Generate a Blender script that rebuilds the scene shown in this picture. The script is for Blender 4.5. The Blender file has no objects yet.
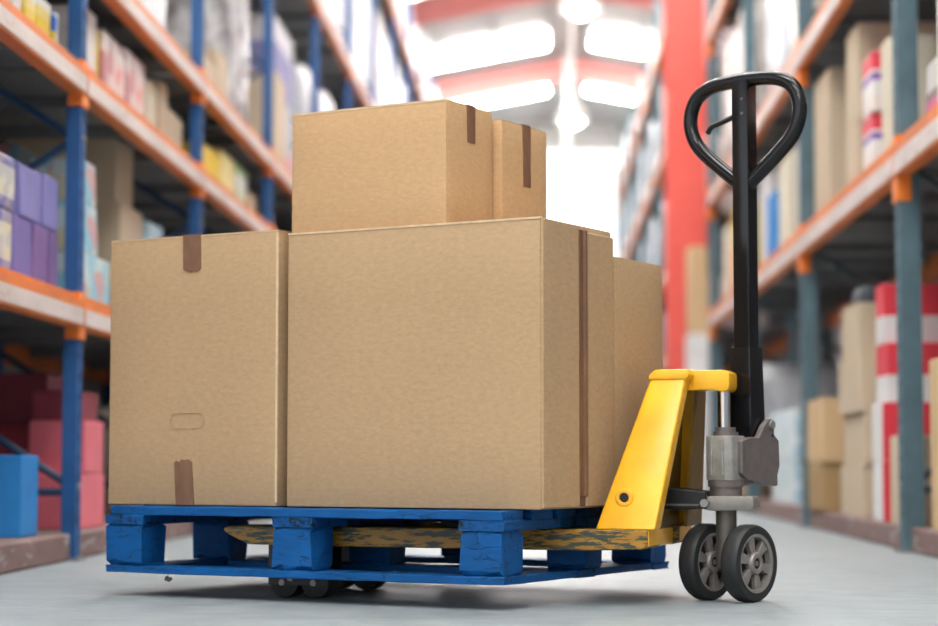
import bpy, bmesh, math, random
from mathutils import Vector, Matrix

# ------------------------------------------------------------------ camera, world, exposure
scene = bpy.context.scene
COL = scene.collection
FPX = 2050.0
cam_d = bpy.data.cameras.new('camera')
cam = bpy.data.objects.new('camera', cam_d)
COL.objects.link(cam)
cam_d.sensor_width = 36.0
cam_d.lens = FPX / 938 * 36.0
cam.location = (0, 0, .36)
cam.rotation_euler = (math.pi / 2 + math.atan(149 / FPX), 0, math.atan(76 / FPX))
cam_d.clip_end = 200
cam_d.dof.use_dof = True
cam_d.dof.focus_distance = 5.15
cam_d.dof.aperture_fstop = 1.8
scene.camera = cam

world = bpy.data.worlds.new('world')
scene.world = world
world.use_nodes = True
bg = world.node_tree.nodes['Background']
bg.inputs['Color'].default_value = (.93, .96, 1.0, 1)      # overcast daylight at the open loading bay behind the camera
bg.inputs['Strength'].default_value = 1.75
SKYLIGHT = 36.0
LAMP = 30.0

vs = scene.view_settings
vs.view_transform = 'Standard'
vs.look = 'None'
vs.exposure = 0.15
vs.gamma = 1.0
vs.use_curve_mapping = False

# ------------------------------------------------------------------ materials
MATS = {}
def new_mat(name):
    m = bpy.data.materials.new(name); m.use_nodes = True
    nt = m.node_tree
    MATS[name] = m
    return m, nt, nt.nodes['Principled BSDF']

def N(nt, t, **kw):
    n = nt.nodes.new(t)
    for k, v in kw.items(): setattr(n, k, v)
    return n

def coords(nt, kind='Object', scale=(1, 1, 1)):
    tc = N(nt, 'ShaderNodeTexCoord'); mp = N(nt, 'ShaderNodeMapping')
    mp.inputs['Scale'].default_value = scale
    nt.links.new(tc.outputs[kind], mp.inputs['Vector'])
    return mp.outputs['Vector']

def noise(nt, vec, scale, detail=4, rough=.6):
    n = N(nt, 'ShaderNodeTexNoise')
    n.inputs['Scale'].default_value = scale; n.inputs['Detail'].default_value = detail
    n.inputs['Roughness'].default_value = rough
    nt.links.new(vec, n.inputs['Vector'])
    return n.outputs['Fac']

def ramp(nt, fac, stops, interp='LINEAR'):
    r = N(nt, 'ShaderNodeValToRGB'); r.color_ramp.interpolation = interp
    el = r.color_ramp.elements
    while len(el) > 1: el.remove(el[0])
    el[0].position = stops[0][0]; el[0].color = (*stops[0][1], 1)
    for p, c in stops[1:]:
        e = el.new(p); e.color = (*c, 1)
    nt.links.new(fac, r.inputs['Fac'])
    return r.outputs['Color']

def mixc(nt, fac, a, b):
    m = N(nt, 'ShaderNodeMix', data_type='RGBA')
    for sock, v in ((m.inputs[0], fac), (m.inputs[6], a), (m.inputs[7], b)):
        if isinstance(v, (int, float)): sock.default_value = v
        elif isinstance(v, tuple): sock.default_value = (*v, 1)
        else: nt.links.new(v, sock)
    return m.outputs[2]

def bump(nt, bs, h, strength, dist=.002):
    b = N(nt, 'ShaderNodeBump')
    b.inputs['Strength'].default_value = strength; b.inputs['Distance'].default_value = dist
    nt.links.new(h, b.inputs['Height']); nt.links.new(b.outputs['Normal'], bs.inputs['Normal'])

def plain(name, col, rough=.6, metal=0., var=.12, vscale=9., bmp=0., bscale=60.):
    """one colour with a soft mottling and an optional fine relief"""
    m, nt, bs = new_mat(name)
    v = coords(nt)
    f = noise(nt, v, vscale)
    lo = tuple(c * (1 - var) for c in col); hi = tuple(min(1, c * (1 + var)) for c in col)
    nt.links.new(ramp(nt, f, [(.3, lo), (.7, hi)]), bs.inputs['Base Color'])
    bs.inputs['Roughness'].default_value = rough; bs.inputs['Metallic'].default_value = metal
    if bmp: bump(nt, bs, noise(nt, v, bscale, 3), bmp)
    return m

def cardboard(name, col, var=.07):
    m, nt, bs = new_mat(name)
    v = coords(nt)
    fib = noise(nt, coords(nt, 'Object', (1, 1, 2.2)), 48, 5, .75)       # faint liner fibres
    big = noise(nt, v, 3.0, 3)
    lo = tuple(c * (1 - var) for c in col); hi = tuple(min(1, c * (1 + var)) for c in col)
    c1 = ramp(nt, fib, [(.3, lo), (.7, hi)])
    c2 = ramp(nt, big, [(.3, tuple(c * .94 for c in col)), (.7, tuple(min(1, c * 1.05) for c in col))])
    nt.links.new(mixc(nt, .35, c1, c2), bs.inputs['Base Color'])
    bs.inputs['Roughness'].default_value = .82
    bs.inputs['Specular IOR Level'].default_value = .25
    bump(nt, bs, fib, .25, .0012)
    return m

def worn(name, col, under, amount=.5, rough=.45, scale=14., stretch=(1, 1, 1), metal=0., bmp=.25):
    """paint with patches rubbed through to what lies below"""
    m, nt, bs = new_mat(name)
    v = coords(nt, 'Object', stretch)
    f = noise(nt, v, scale, 7, .72)
    g = noise(nt, v, scale * .35, 3)
    base = ramp(nt, g, [(.3, tuple(c * .8 for c in col)), (.7, tuple(min(1, c * 1.15) for c in col))])
    msk = ramp(nt, f, [(amount, (0, 0, 0)), (amount + .05, (1, 1, 1))])
    nt.links.new(mixc(nt, msk, base, under), bs.inputs['Base Color'])
    bs.inputs['Roughness'].default_value = rough; bs.inputs['Metallic'].default_value = metal
    if bmp: bump(nt, bs, f, bmp, .003)
    return m

def zones(name, axis, stops, rough=.6, voron=None):
    """flat print in bands across the object (generated coordinates)"""
    m, nt, bs = new_mat(name)
    tc = N(nt, 'ShaderNodeTexCoord'); sp = N(nt, 'ShaderNodeSeparateXYZ')
    nt.links.new(tc.outputs['Generated'], sp.inputs[0])
    c = ramp(nt, sp.outputs[axis], stops, 'CONSTANT')
    if voron:
        sc, cols, amt = voron
        vo = N(nt, 'ShaderNodeTexVoronoi'); vo.inputs['Scale'].default_value = sc
        nt.links.new(tc.outputs['Object'], vo.inputs['Vector'])
        s2 = N(nt, 'ShaderNodeSeparateColor'); nt.links.new(vo.outputs['Color'], s2.inputs[0])
        pc = ramp(nt, s2.outputs[0], cols, 'CONSTANT')
        c = mixc(nt, amt, c, pc)
    nt.links.new(c, bs.inputs['Base Color'])
    bs.inputs['Roughness'].default_value = rough
    return m

def emit(name, col, strength):
    m, nt, bs = new_mat(name)
    bs.inputs['Base Color'].default_value = (*col, 1)
    bs.inputs['Emission Color'].default_value = (*col, 1)
    bs.inputs['Emission Strength'].default_value = strength
    return m

# load and truck
cardboard('card', (.418, .282, .159), .19)
cardboard('card_warm', (.515, .325, .168), .16)
plain('card_edge', (.62, .46, .29), .85, var=.15, vscale=40)
plain('groove', (.16, .085, .045), .9)
m, nt, bs = new_mat('tape')
nt.links.new(ramp(nt, noise(nt, coords(nt, 'Object', (1, 1, .5)), 30, 3), [(.3, (.15, .074, .04)), (.7, (.21, .108, .062))]), bs.inputs['Base Color'])
bs.inputs['Roughness'].default_value = .38
def painted_wood(name, col, dark, scale, crack, chip):
    m, nt, bs = new_mat(name)
    v = coords(nt)
    grain = noise(nt, coords(nt, 'Object', (.25, 1, 1)), 60, 4, .7)
    n1 = noise(nt, coords(nt, 'Object', (.45, .8, 1.6)), scale, 4, .6)
    n2 = noise(nt, v, 26, 6, .7)
    base = ramp(nt, noise(nt, v, 5, 4), [(.3, tuple(c * .72 for c in col)), (.7, tuple(c * 1.2 for c in col))])
    base = mixc(nt, .35, base, ramp(nt, grain, [(.3, tuple(c * .6 for c in col)), (.7, tuple(c * 1.25 for c in col))]))
    split = ramp(nt, n1, [(.5 - crack, (0, 0, 0)), (.5, (1, 1, 1)), (.5 + crack, (0, 0, 0))])
    chips = ramp(nt, n2, [(chip, (0, 0, 0)), (chip + .03, (1, 1, 1))])
    both = mixc(nt, n2, (0, 0, 0), split)
    c = mixc(nt, both, base, dark)
    c = mixc(nt, chips, c, dark)
    nt.links.new(c, bs.inputs['Base Color'])
    bs.inputs['Roughness'].default_value = .55
    inv = N(nt, 'ShaderNodeInvert'); nt.links.new(split, inv.inputs['Color'])
    bump(nt, bs, mixc(nt, .5, inv.outputs[0], grain), .6, .004)
painted_wood('blue_wood', (.003, .080, .265), (.006, .014, .022), 7, .012, .66)
painted_wood('blue_wood_end', (.003, .072, .24), (.006, .014, .022), 30, .03, .56)
plain('splinter_wood', (.10, .09, .06), .9)
worn('yellow_paint', (.86, .43, .013), (.23, .13, .02), .73, .28, 16, (1, 1, 1), 0, .08)
worn('yellow_scraped_shaded', (.37, .18, .012), (.03, .045, .03), .49, .45, 12, (1.2, 1, 7), 0, .2)  # scrapes are wear; base yellow darkened for shade under the load
worn('black_paint', (.007, .0075, .009), (.03, .03, .03), .74, .2, 40, bmp=.05)
plain('black_steel', (.012, .0125, .014), .4, .3)
plain('cast_metal', (.30, .29, .265), .5, .35, .18, 30, .3, 120)
plain('cast_dark', (.15, .128, .122), .5, .3, .16, 24, .25, 120)
plain('bracket_metal', (.23, .215, .195), .45, .4, .15, 30, .2, 120)
plain('stem_metal', (.13, .12, .105), .5, .5, .2, 20)
plain('chrome', (.52, .50, .50), .2, 1.0, .05)
plain('rubber', (.013, .014, .015), .6, 0, .25, 25, .1, 80)
plain('rim_metal', (.27, .245, .23), .45, .45, .12, 25)
plain('hub_dark', (.018, .017, .016), .5, .4)
plain('bolt_metal', (.27, .26, .25), .45, .5)

for q_ in ('blue_wood', 'blue_wood_end'): MATS[q_].node_tree.nodes['Principled BSDF'].inputs['Specular IOR Level'].default_value = .2
plain('yellow_shaded', (.17, .088, .010), .5, 0, .25, 8)  # truck yellow with the shade of its inner side put into the colour
zones('white_red_edge', 1, [(0, (.72, .035, .06)), (.10, (.74, .73, .72))], .5)
MATS['black_paint'].node_tree.nodes['Principled BSDF'].inputs['Specular IOR Level'].default_value = .35
# setting
m, nt, bs = new_mat('concrete')
v = coords(nt)
big = noise(nt, v, .7, 5, .6); fine = noise(nt, v, 7, 9, .75); stk = noise(nt, coords(nt, 'Object', (1.2, 7, 1)), 2.2, 6, .7)
c = ramp(nt, big, [(.3, (.185, .222, .242)), (.7, (.26, .295, .31))])
c = mixc(nt, .6, c, ramp(nt, fine, [(.3, (.115, .145, .16)), (.72, (.345, .375, .385))]))
c = mixc(nt, ramp(nt, stk, [(.54, (0, 0, 0)), (.72, (.6, .6, .6))]), c, (.13, .13, .13))
nt.links.new(c, bs.inputs['Base Color'])
rr = N(nt, 'ShaderNodeMapRange'); rr.inputs[3].default_value = .38; rr.inputs[4].default_value = .62
nt.links.new(fine, rr.inputs[0]); nt.links.new(rr.outputs[0], bs.inputs['Roughness'])
bs.inputs['Specular IOR Level'].default_value = .35
bump(nt, bs, fine, .2, .003)
plain('roof_sheet', (.42, .42, .41), .6)
plain('purlin_steel', (.36, .36, .35), .55)
plain('rafter_red_hazed', (.62, .20, .18), .5)  # red paled towards pink to stand in for haze
plain('column_red', (.78, .10, .075), .45, 0, .05)
plain('wall_sheet', (.33, .34, .35), .7)
plain('wall_white', (.78, .78, .75), .7)
worn('plinth', (.22, .135, .125), (.33, .31, .30), .56, .8, 6, (1, 1, 4))
emit('skylight', (1.0, .985, .95), SKYLIGHT)
emit('glazing', (.97, .985, 1.0), 1.1)
emit('bulb', (1.0, .97, .92), LAMP)
plain('lamp_shade', (.72, .72, .70), .35, .4)

# racks
worn('rack_blue', (.008, .085, .27), (.10, .12, .16), .72, .5, 25)
worn('rack_grey', (.085, .155, .19), (.22, .24, .25), .72, .5, 20)
worn('beam_orange', (.70, .185, .03), (.42, .22, .13), .64, .5, 14, (1, .5, 1))
plain('bracket_orange', (.80, .20, .02), .45)
worn('strip_white', (.64, .56, .53), (.52, .34, .27), .60, .5, 16, (1, .3, 1))
plain('deck_grey', (.17, .175, .18), .6)
plain('brace_blue', (.02, .065, .15), .5)
plain('brace_grey', (.06, .085, .10), .5)
plain('perforation', (.012, .02, .03), .8)

# goods
for nm, c_ in dict(beige_card=(.55, .45, .33), tan_card=(.60, .42, .24), brown_card=(.38, .25, .12), cream_card=(.66, .61, .49)).items():
    cardboard(nm, c_)
for nm, c_ in dict(blue_card=(.01, .22, .60), red_card=(.42, .025, .05), maroon_card=(.25, .022, .045), pink_card=(.78, .17, .22),
                   purple_card=(.19, .15, .42), violet_card=(.21, .13, .34), lavender_card=(.23, .22, .50), yellow_card=(.80, .58, .03),
                   pale_yellow_card=(.78, .68, .30), white_card=(.74, .73, .72), white_pack=(.70, .70, .70), pale_blue_pack=(.45, .62, .72)).items():
    plain(nm, c_, .55, 0, .08)
zones('band_pack', 2, [(0, (.13, .09, .36)), (.22, (.70, .66, .52)), (.80, (.13, .09, .36))], .5, (18, [(0, (.72, .72, .70)), (.4, (.74, .66, .40)), (.7, (.25, .33, .55))], .35))
zones('pattern_card', 2, [(0, (.35, .60, .70)), (.5, (.50, .66, .68))], .5, (11, [(0, (.20, .55, .72)), (.35, (.72, .60, .30)), (.55, (.70, .22, .20)), (.7, (.60, .72, .74))], .65))
zones('pattern2_card', 2, [(0, (.10, .20, .24)), (.5, (.12, .22, .24))], .5, (6, [(0, (.08, .22, .28)), (.4, (.34, .22, .08)), (.65, (.34, .08, .08)), (.8, (.1, .16, .2))], .7))
zones('yellow_black_pack', 2, [(0, (.03, .03, .03)), (.14, (.78, .60, .05)), (.55, (.78, .66, .22)), (.78, (.74, .74, .70))], .45)
zones('blue_yellow_pack', 2, [(0, (.72, .62, .05)), (.58, (.02, .12, .50))], .45)
zones('pale_yellow_pack', 2, [(0, (.78, .66, .30)), (.35, (.55, .64, .80))], .45)
zones('white_red_card', 2, [(0, (.74, .05, .06)), (.24, (.74, .72, .70))], .5)
zones('white_print_card', 2, [(0, (.76, .08, .08)), (.16, (.72, .42, .40)), (.74, (.74, .73, .71))], .5, (9, [(0, (.72, .70, .68)), (.35, (.78, .06, .06)), (.62, (.74, .66, .62)), (.8, (.40, .10, .14))], .55))
zones('red_white_card', 2, [(0, (.70, .69, .68)), (.46, (.72, .035, .06))], .5)
zones('detergent_card', 2, [(0, (.72, .66, .62)), (.28, (.74, .72, .70)), (.52, (.22, .10, .42)), (.64, (.72, .62, .60)), (.70, (.74, .05, .08))], .5)
zones('pink_print_card', 2, [(0, (.70, .69, .68)), (.25, (.66, .16, .34)), (.42, (.30, .22, .20)), (.55, (.70, .68, .66))], .5)
zones('green_pack', 2, [(0, (.58, .68, .50)), (.5, (.70, .74, .70)), (.8, (.22, .52, .18))], .5)
zones('purple_white_card', 2, [(0, (.66, .30, .34)), (.25, (.50, .50, .55)), (.55, (.20, .20, .42)), (.85, (.70, .70, .75))], .5)
zones('bottle_pack', 2, [(0, (.62, .74, .78)), (.5, (.66, .76, .80))], .3, (10, [(0, (.70, .80, .84)), (.4, (.30, .55, .70)), (.6, (.60, .72, .66)), (.8, (.74, .78, .80))], .7))
def film(name, a, b, sc=5.):
    m, nt, bs = new_mat(name)
    f = noise(nt, coords(nt, 'Object', (1, 1, .45)), sc, 6, .7)
    nt.links.new(ramp(nt, f, [(.38, a), (.62, b)]), bs.inputs['Base Color'])
    bs.inputs['Roughness'].default_value = .22
    bump(nt, bs, f, .9, .03)
film('wrap', (.60, .63, .68), (.84, .85, .88))
film('film', (.16, .13, .15), (.80, .82, .84), 7)
film('wrap_warm', (.52, .46, .40), (.80, .78, .76))
film('wrap_blue', (.03, .08, .26), (.22, .32, .55))
plain('pallet_timber', (.33, .24, .15), .85)
plain('dark_bin', (.07, .085, .11), .6)

# ------------------------------------------------------------------ mesh helpers
def mesh_obj(name, bm, mat, parent=None, loc=(0, 0, 0), rotz=0., smooth=False):
    me = bpy.data.meshes.new(name)
    bm.normal_update(); bm.to_mesh(me); bm.free()
    me.materials.append(MATS[mat])
    if smooth:
        for p in me.polygons: p.use_smooth = True
    return link(name, me, parent, loc, rotz)

def link(name, me, parent=None, loc=(0, 0, 0), rotz=0.):
    o = bpy.data.objects.new(name, me); COL.objects.link(o)
    o.parent = parent; o.location = loc; o.rotation_euler = (0, 0, rotz)
    return o

def auto_smooth(o, deg=40):
    for p in o.data.polygons: p.use_smooth = True
    bm = bmesh.new(); bm.from_mesh(o.data)
    for e in bm.edges:
        e.smooth = len(e.link_faces) == 2 and e.calc_face_angle(0) < math.radians(deg)
    bm.to_mesh(o.data); bm.free()
    return o

def thing(name, label, cat, loc=(0, 0, 0), rotz=0., group=None):
    o = bpy.data.objects.new(name, None); COL.objects.link(o)
    o.empty_display_size = .1
    o.location = loc; o.rotation_euler = (0, 0, rotz)
    o['label'] = label; o['category'] = cat
    if group: o['group'] = group
    return o

def struct(o, label, cat='building'):
    o['kind'] = 'structure'; o['label'] = label; o['category'] = cat
    return o

def hexa(bm, pts):
    """eight points: bottom ring of four, top ring of four"""
    vs_ = [bm.verts.new(p) for p in pts]
    for f in ((3, 2, 1, 0), (4, 5, 6, 7), (0, 1, 5, 4), (1, 2, 6, 5), (2, 3, 7, 6), (3, 0, 4, 7)):
        bm.faces.new([vs_[i] for i in f])
    return vs_

def box(bm, x0, x1, y0, y1, z0, z1):
    return hexa(bm, [(x0, y0, z0), (x1, y0, z0), (x1, y1, z0), (x0, y1, z0), (x0, y0, z1), (x1, y0, z1), (x1, y1, z1), (x0, y1, z1)])

def bevel(bm, w, seg=1):
    bmesh.ops.bevel(bm, geom=list(bm.edges), offset=w, segments=seg, profile=.6, affect='EDGES', clamp_overlap=True)

def box_bm(x0, x1, y0, y1, z0, z1, bw=0., seg=1):
    bm = bmesh.new(); box(bm, x0, x1, y0, y1, z0, z1)
    if bw: bevel(bm, bw, seg)
    return bm

def prism(bm, poly, axis, a, b):
    """extrude a 2-D outline along axis 0/1/2 from a to b"""
    def P(p, t):
        if axis == 0: return (t, p[0], p[1])
        if axis == 1: return (p[0], t, p[1])
        return (p[0], p[1], t)
    A = [bm.verts.new(P(p, a)) for p in poly]; B = [bm.verts.new(P(p, b)) for p in poly]
    n = len(poly)
    bm.faces.new(A); bm.faces.new(B[::-1])
    for i in range(n): bm.faces.new([A[i], B[i], B[(i + 1) % n], A[(i + 1) % n]])
    bmesh.ops.recalc_face_normals(bm, faces=bm.faces[:])

def cyl(bm, p0, p1, r, seg=20, r2=None):
    p0 = Vector(p0); p1 = Vector(p1); d = (p1 - p0)
    q = d.to_track_quat('Z', 'Y'); r2 = r if r2 is None else r2
    A = []; B = []
    for i in range(seg):
        t = 2 * math.pi * i / seg; c = Vector((math.cos(t), math.sin(t), 0))
        A.append(bm.verts.new(p0 + q @ (c * r))); B.append(bm.verts.new(p1 + q @ (c * r2)))
    bm.faces.new(A[::-1]); bm.faces.new(B)
    for i in range(seg): bm.faces.new([A[i], A[(i + 1) % seg], B[(i + 1) % seg], B[i]])

def tube(bm, pts, r, seg=14, closed=False):
    pts = [Vector(p) for p in pts]; n = len(pts); rings = []
    up = None
    for i, p in enumerate(pts):
        a = pts[(i - 1) % n] if (closed or i) else p; b = pts[(i + 1) % n] if (closed or i < n - 1) else p
        d = (b - a).normalized()
        if up is None:
            up = d.orthogonal().normalized()
        up = (up - d * up.dot(d)).normalized(); sd = d.cross(up)
        rings.append([bm.verts.new(p + (up * math.cos(2 * math.pi * k / seg) + sd * math.sin(2 * math.pi * k / seg)) * r) for k in range(seg)])
    for i in range(n if closed else n - 1):
        A = rings[i]; B = rings[(i + 1) % n]
        for k in range(seg): bm.faces.new([A[k], A[(k + 1) % seg], B[(k + 1) % seg], B[k]])
    if not closed:
        bm.faces.new(rings[0][::-1]); bm.faces.new(rings[-1])

def smooth_path(pts, n=8):
    """Catmull-Rom through the points"""
    P = [Vector(p) for p in pts]; out = []
    for i in range(len(P) - 1):
        p0 = P[max(i - 1, 0)]; p1 = P[i]; p2 = P[i + 1]; p3 = P[min(i + 2, len(P) - 1)]
        for k in range(n):
            t = k / n
            out.append(.5 * ((2 * p1) + (p2 - p0) * t + (2 * p0 - 5 * p1 + 4 * p2 - p3) * t * t + (3 * p1 - p0 - 3 * p2 + p3) * t ** 3))
    out.append(P[-1])
    return out

def lathe(bm, prof, axis_x=True, seg=40, offset=0.):
    """profile of (r, t) turned about the local X axis"""
    rings = []
    for r, t in prof:
        rings.append([bm.verts.new((t + offset, r * math.cos(2 * math.pi * k / seg), r * math.sin(2 * math.pi * k / seg))) for k in range(seg)])
    for A, B in zip(rings, rings[1:]):
        for k in range(seg): bm.faces.new([A[k], A[(k + 1) % seg], B[(k + 1) % seg], B[k]])
    bmesh.ops.recalc_face_normals(bm, faces=bm.faces[:])

def rough_board(x0, x1, y0, y1, z0, z1, rnd, jit=.003, n=None):
    """a sawn board with uneven, slightly chipped edges"""
    dims = (x1 - x0, y1 - y0, z1 - z0); ax = dims.index(max(dims))
    n = n or max(3, int(dims[ax] / .06))
    bm = bmesh.new(); rings = []
    lo = (x0, y0, z0); hi = (x1, y1, z1); oth = [i for i in range(3) if i != ax]
    for k in range(n + 1):
        ring = []
        for sa, sb, ca, cb in ((0, 0, 1, 0), (0, 0, 0, 1), (0, 1, 0, -1), (0, 1, 1, 0), (1, 1, -1, 0), (1, 1, 0, -1), (1, 0, 0, 1), (1, 0, -1, 0)):
            p = [0, 0, 0]
            p[ax] = lo[ax] + dims[ax] * k / n + (rnd.uniform(-jit, jit) if k in (0, n) else 0)
            ch = min(dims[oth[0]], dims[oth[1]]) * rnd.uniform(.04, .16)
            p[oth[0]] = (lo, hi)[sa][oth[0]] + ca * ch + rnd.uniform(-jit, jit) * .3
            p[oth[1]] = (lo, hi)[sb][oth[1]] + cb * ch + rnd.uniform(-jit, jit) * .3
            ring.append(bm.verts.new(p))
        rings.append(ring)
    for A, B in zip(rings, rings[1:]):
        for k in range(8): bm.faces.new([A[k], A[(k + 1) % 8], B[(k + 1) % 8], B[k]])
    bm.faces.new(rings[0]); bm.faces.new(rings[-1][::-1])
    bmesh.ops.recalc_face_normals(bm, faces=bm.faces[:])
    return bm

# ------------------------------------------------------------------ the building
XL, XR = -3.05, 2.85            # side walls
RIDGE_X, RIDGE_Z, PITCH = .42, 7.5, .185
Y_END, Y_BACK = 42.0, -7.0
def roof_z(x): return RIDGE_Z - abs(x - RIDGE_X) * PITCH

struct(mesh_obj('floor', box_bm(-14, 9, Y_BACK - 6, Y_END + .3, -.2, 0), 'concrete'), 'pale grey worn concrete warehouse floor', 'floor')
bm = bmesh.new()
prism(bm, [(-9, roof_z(-9)), (RIDGE_X, RIDGE_Z), (XR + .2, roof_z(XR)), (XR + .2, roof_z(XR) + .1), (RIDGE_X, RIDGE_Z + .12), (-9, roof_z(-9) + .1)], 1, Y_BACK, Y_END + .3)
ceiling = struct(mesh_obj('ceiling', bm, 'roof_sheet'), 'pale pitched sheet roof over the aisle', 'ceiling')
for i, x in enumerate((-2.6, -1.7, -.8, .1, .75, 1.6, 2.4)):
    bm = box_bm(x - .03, x + .03, Y_BACK, Y_END, roof_z(x) - .14, roof_z(x) - .012)
    mesh_obj('purlin', bm, 'purlin_steel', ceiling)
struct(mesh_obj('wall_left', box_bm(XL - .15, XL, 4.4, Y_END, 0, roof_z(XL) + .05), 'wall_sheet'), 'dark grey sheet wall behind the blue rack', 'wall')
struct(mesh_obj('wall_right', box_bm(XR, XR + .15, Y_BACK, Y_END, 0, roof_z(XR) + .05), 'wall_sheet'), 'dark grey sheet wall behind the grey rack', 'wall')
bm = bmesh.new(); prism(bm, [(XL, 0), (XR, 0), (XR, roof_z(XR) + .03), (RIDGE_X, RIDGE_Z + .05), (XL, roof_z(XL) + .03)], 1, Y_END, Y_END + .2)
struct(mesh_obj('wall_back', bm, 'wall_white'), 'white gable wall at the far end of the aisle', 'wall')
struct(mesh_obj('wall_front_blocker', box_bm(-.6, XR + .15, Y_BACK - .2, Y_BACK, 0, roof_z(XR)), 'wall_sheet'), 'unseen grey sheet wall added to keep light off the carton ends', 'wall')  # out of view, added to cut light on the cartons' right faces
# big translucent daylight panel in the gable
w_end = struct(mesh_obj('window_1', box_bm(-2.7, 2.55, Y_END - .05, Y_END - .01, .6, 6.75), 'glazing'), 'tall translucent glazing filling the far gable wall', 'window')
for k in range(5):
    x = -2.7 + 1.3 * k
    mesh_obj('mullion', box_bm(x - .03, x + .03, Y_END - .09, Y_END - .05, .6, 6.75), 'wall_white', w_end)
# roof lights running down each slope
k = 2
y = 33.6 - 4.3 * 9
while y < Y_END - 1:
    for sgn in (-1, 1):
        xa = RIDGE_X + sgn * .36; xb = XL + .1 if sgn < 0 else XR - .1
        za, zb = roof_z(xa) - .15, roof_z(xb) - .15
        bm = hexa_bm = bmesh.new()
        p = [(xa, y - .30, za), (xb, y - .30, zb), (xb, y + .30, zb), (xa, y + .30, za)]
        if sgn > 0: p = p[::-1]
        hexa(bm, [(q[0], q[1], q[2] - .01) for q in p] + [(q[0], q[1], q[2] + .02) for q in p])
        bmesh.ops.recalc_face_normals(bm, faces=bm.faces[:])
        struct(mesh_obj('window_%d' % k, bm, 'skylight'), 'bright translucent roof light running down the roof slope', 'roof light')['group'] = 'roof lights between the rafters'
        k += 1
    y += 4.3
# red rafters
for i, y in enumerate((2.7, 9.2, 15.7, 22.2, 28.7, 35.2)):
    bm = bmesh.new()
    for sgn in (-1, 1):
        xa = RIDGE_X; xb = XL if sgn < 0 else XR
        prism(bm, [(xa, roof_z(xa) - .16), (xb, roof_z(xb) - .16), (xb, roof_z(xb) - .58), (xa, roof_z(xa) - .50)], 1, y - .01, y + .01)
        for dz0, dz1 in ((-.16, -.185), (-.50, -.525)):
            prism(bm, [(xa, roof_z(xa) + dz0), (xb, roof_z(xb) + dz0), (xb, roof_z(xb) + dz1), (xa, roof_z(xa) + dz1)], 1, y - .1, y + .1)
    struct(mesh_obj('trim_%d' % (i + 3), bm, 'rafter_red_hazed'), 'red painted steel rafter spanning under the pale roof', 'rafter')['group'] = 'red roof rafters'
# plinths under the racks
struct(mesh_obj('trim_1', box_bm(XL, -1.735, 4.6, 41.0, 0, .1, .008), 'plinth'), 'scuffed reddish brown kerb under the blue rack', 'kerb')
struct(mesh_obj('trim_2', box_bm(1.46, XR, 4.6, 41.0, 0, .1, .008), 'plinth'), 'scuffed reddish brown kerb under the grey rack', 'kerb')

# red building column, an H section standing in a gap of the right rack
t = thing('steel_column', 'tall red steel building column between two runs of the grey rack', 'column', (1.33, 19.3, 0))
top = roof_z(1.33) - .55
mesh_obj('front_flange', box_bm(-.185, .185, -.16, -.135, 0, top), 'column_red', t)
mesh_obj('rear_flange', box_bm(-.185, .185, .135, .16, 0, top), 'column_red', t)
mesh_obj('web', box_bm(-.012, .012, -.135, .135, 0, top), 'column_red', t)
mesh_obj('base_plate', box_bm(-.24, .24, -.22, .22, 0, .02), 'column_red', t)

# pendant lamps along the ridge
for y, nth in ((7.1, 'fifth'), (14.0, 'fourth'), (20.9, 'third'), (27.8, 'second'), (34.7, 'first')):
    t = thing('pendant_lamp', 'bell shaped pendant lamp under the ridge, %s one from the gable wall' % nth, 'lamp', (.38, y, 5.0), 0, 'pendant lamps along the ridge')
    bm = bmesh.new()
    rings = []
    for r, z in ((.03, .42), (.06, .40), (.075, .30), (.12, .22), (.19, .12), (.225, .0), (.215, .0), (.18, .11), (.11, .205), (.06, .28)):
        rings.append([bm.verts.new((r * math.cos(2 * math.pi * q / 24), r * math.sin(2 * math.pi * q / 24), z)) for q in range(24)])
    for A, B in zip(rings, rings[1:]):
        for q in range(24): bm.faces.new([A[q], A[(q + 1) % 24], B[(q + 1) % 24], B[q]])
    bmesh.ops.recalc_face_normals(bm, faces=bm.faces[:])
    mesh_obj('lamp_shade', bm, 'lamp_shade', t, smooth=True)
    bm = bmesh.new(); bmesh.ops.create_uvsphere(bm, u_segments=16, v_segments=10, radius=.14)
    bmesh.ops.scale(bm, vec=(1, 1, .8), verts=bm.verts[:]); bmesh.ops.translate(bm, vec=(0, 0, .04), verts=bm.verts[:])
    mesh_obj('bulb', bm, 'bulb', t, smooth=True)
    bm = bmesh.new(); cyl(bm, (0, 0, .40), (0, 0, RIDGE_Z - 5.0 - .02), .03, 10)
    mesh_obj('rod', bm, 'lamp_shade', t)

# ------------------------------------------------------------------ the racks
def omega(w, d, s):
    """open upright section: w along the aisle, d into the rack (towards s)"""
    t_ = .004; h = w / 2; g = w * .22
    o = [(0, -h), (0, -g), (.010, -g * .7), (.010, g * .7), (0, g), (0, h), (d, h), (d, h * .45), (d - t_, h * .45), (d - t_, h - t_), (t_, h - t_), (t_, g), (.014, g * .7), (.014, -g * .7), (t_, -g), (t_, -h + t_), (d - t_, -h + t_), (d - t_, -h * .45), (d, -h * .45), (d, -h)]
    return [(s * a, b) for a, b in o]

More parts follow.
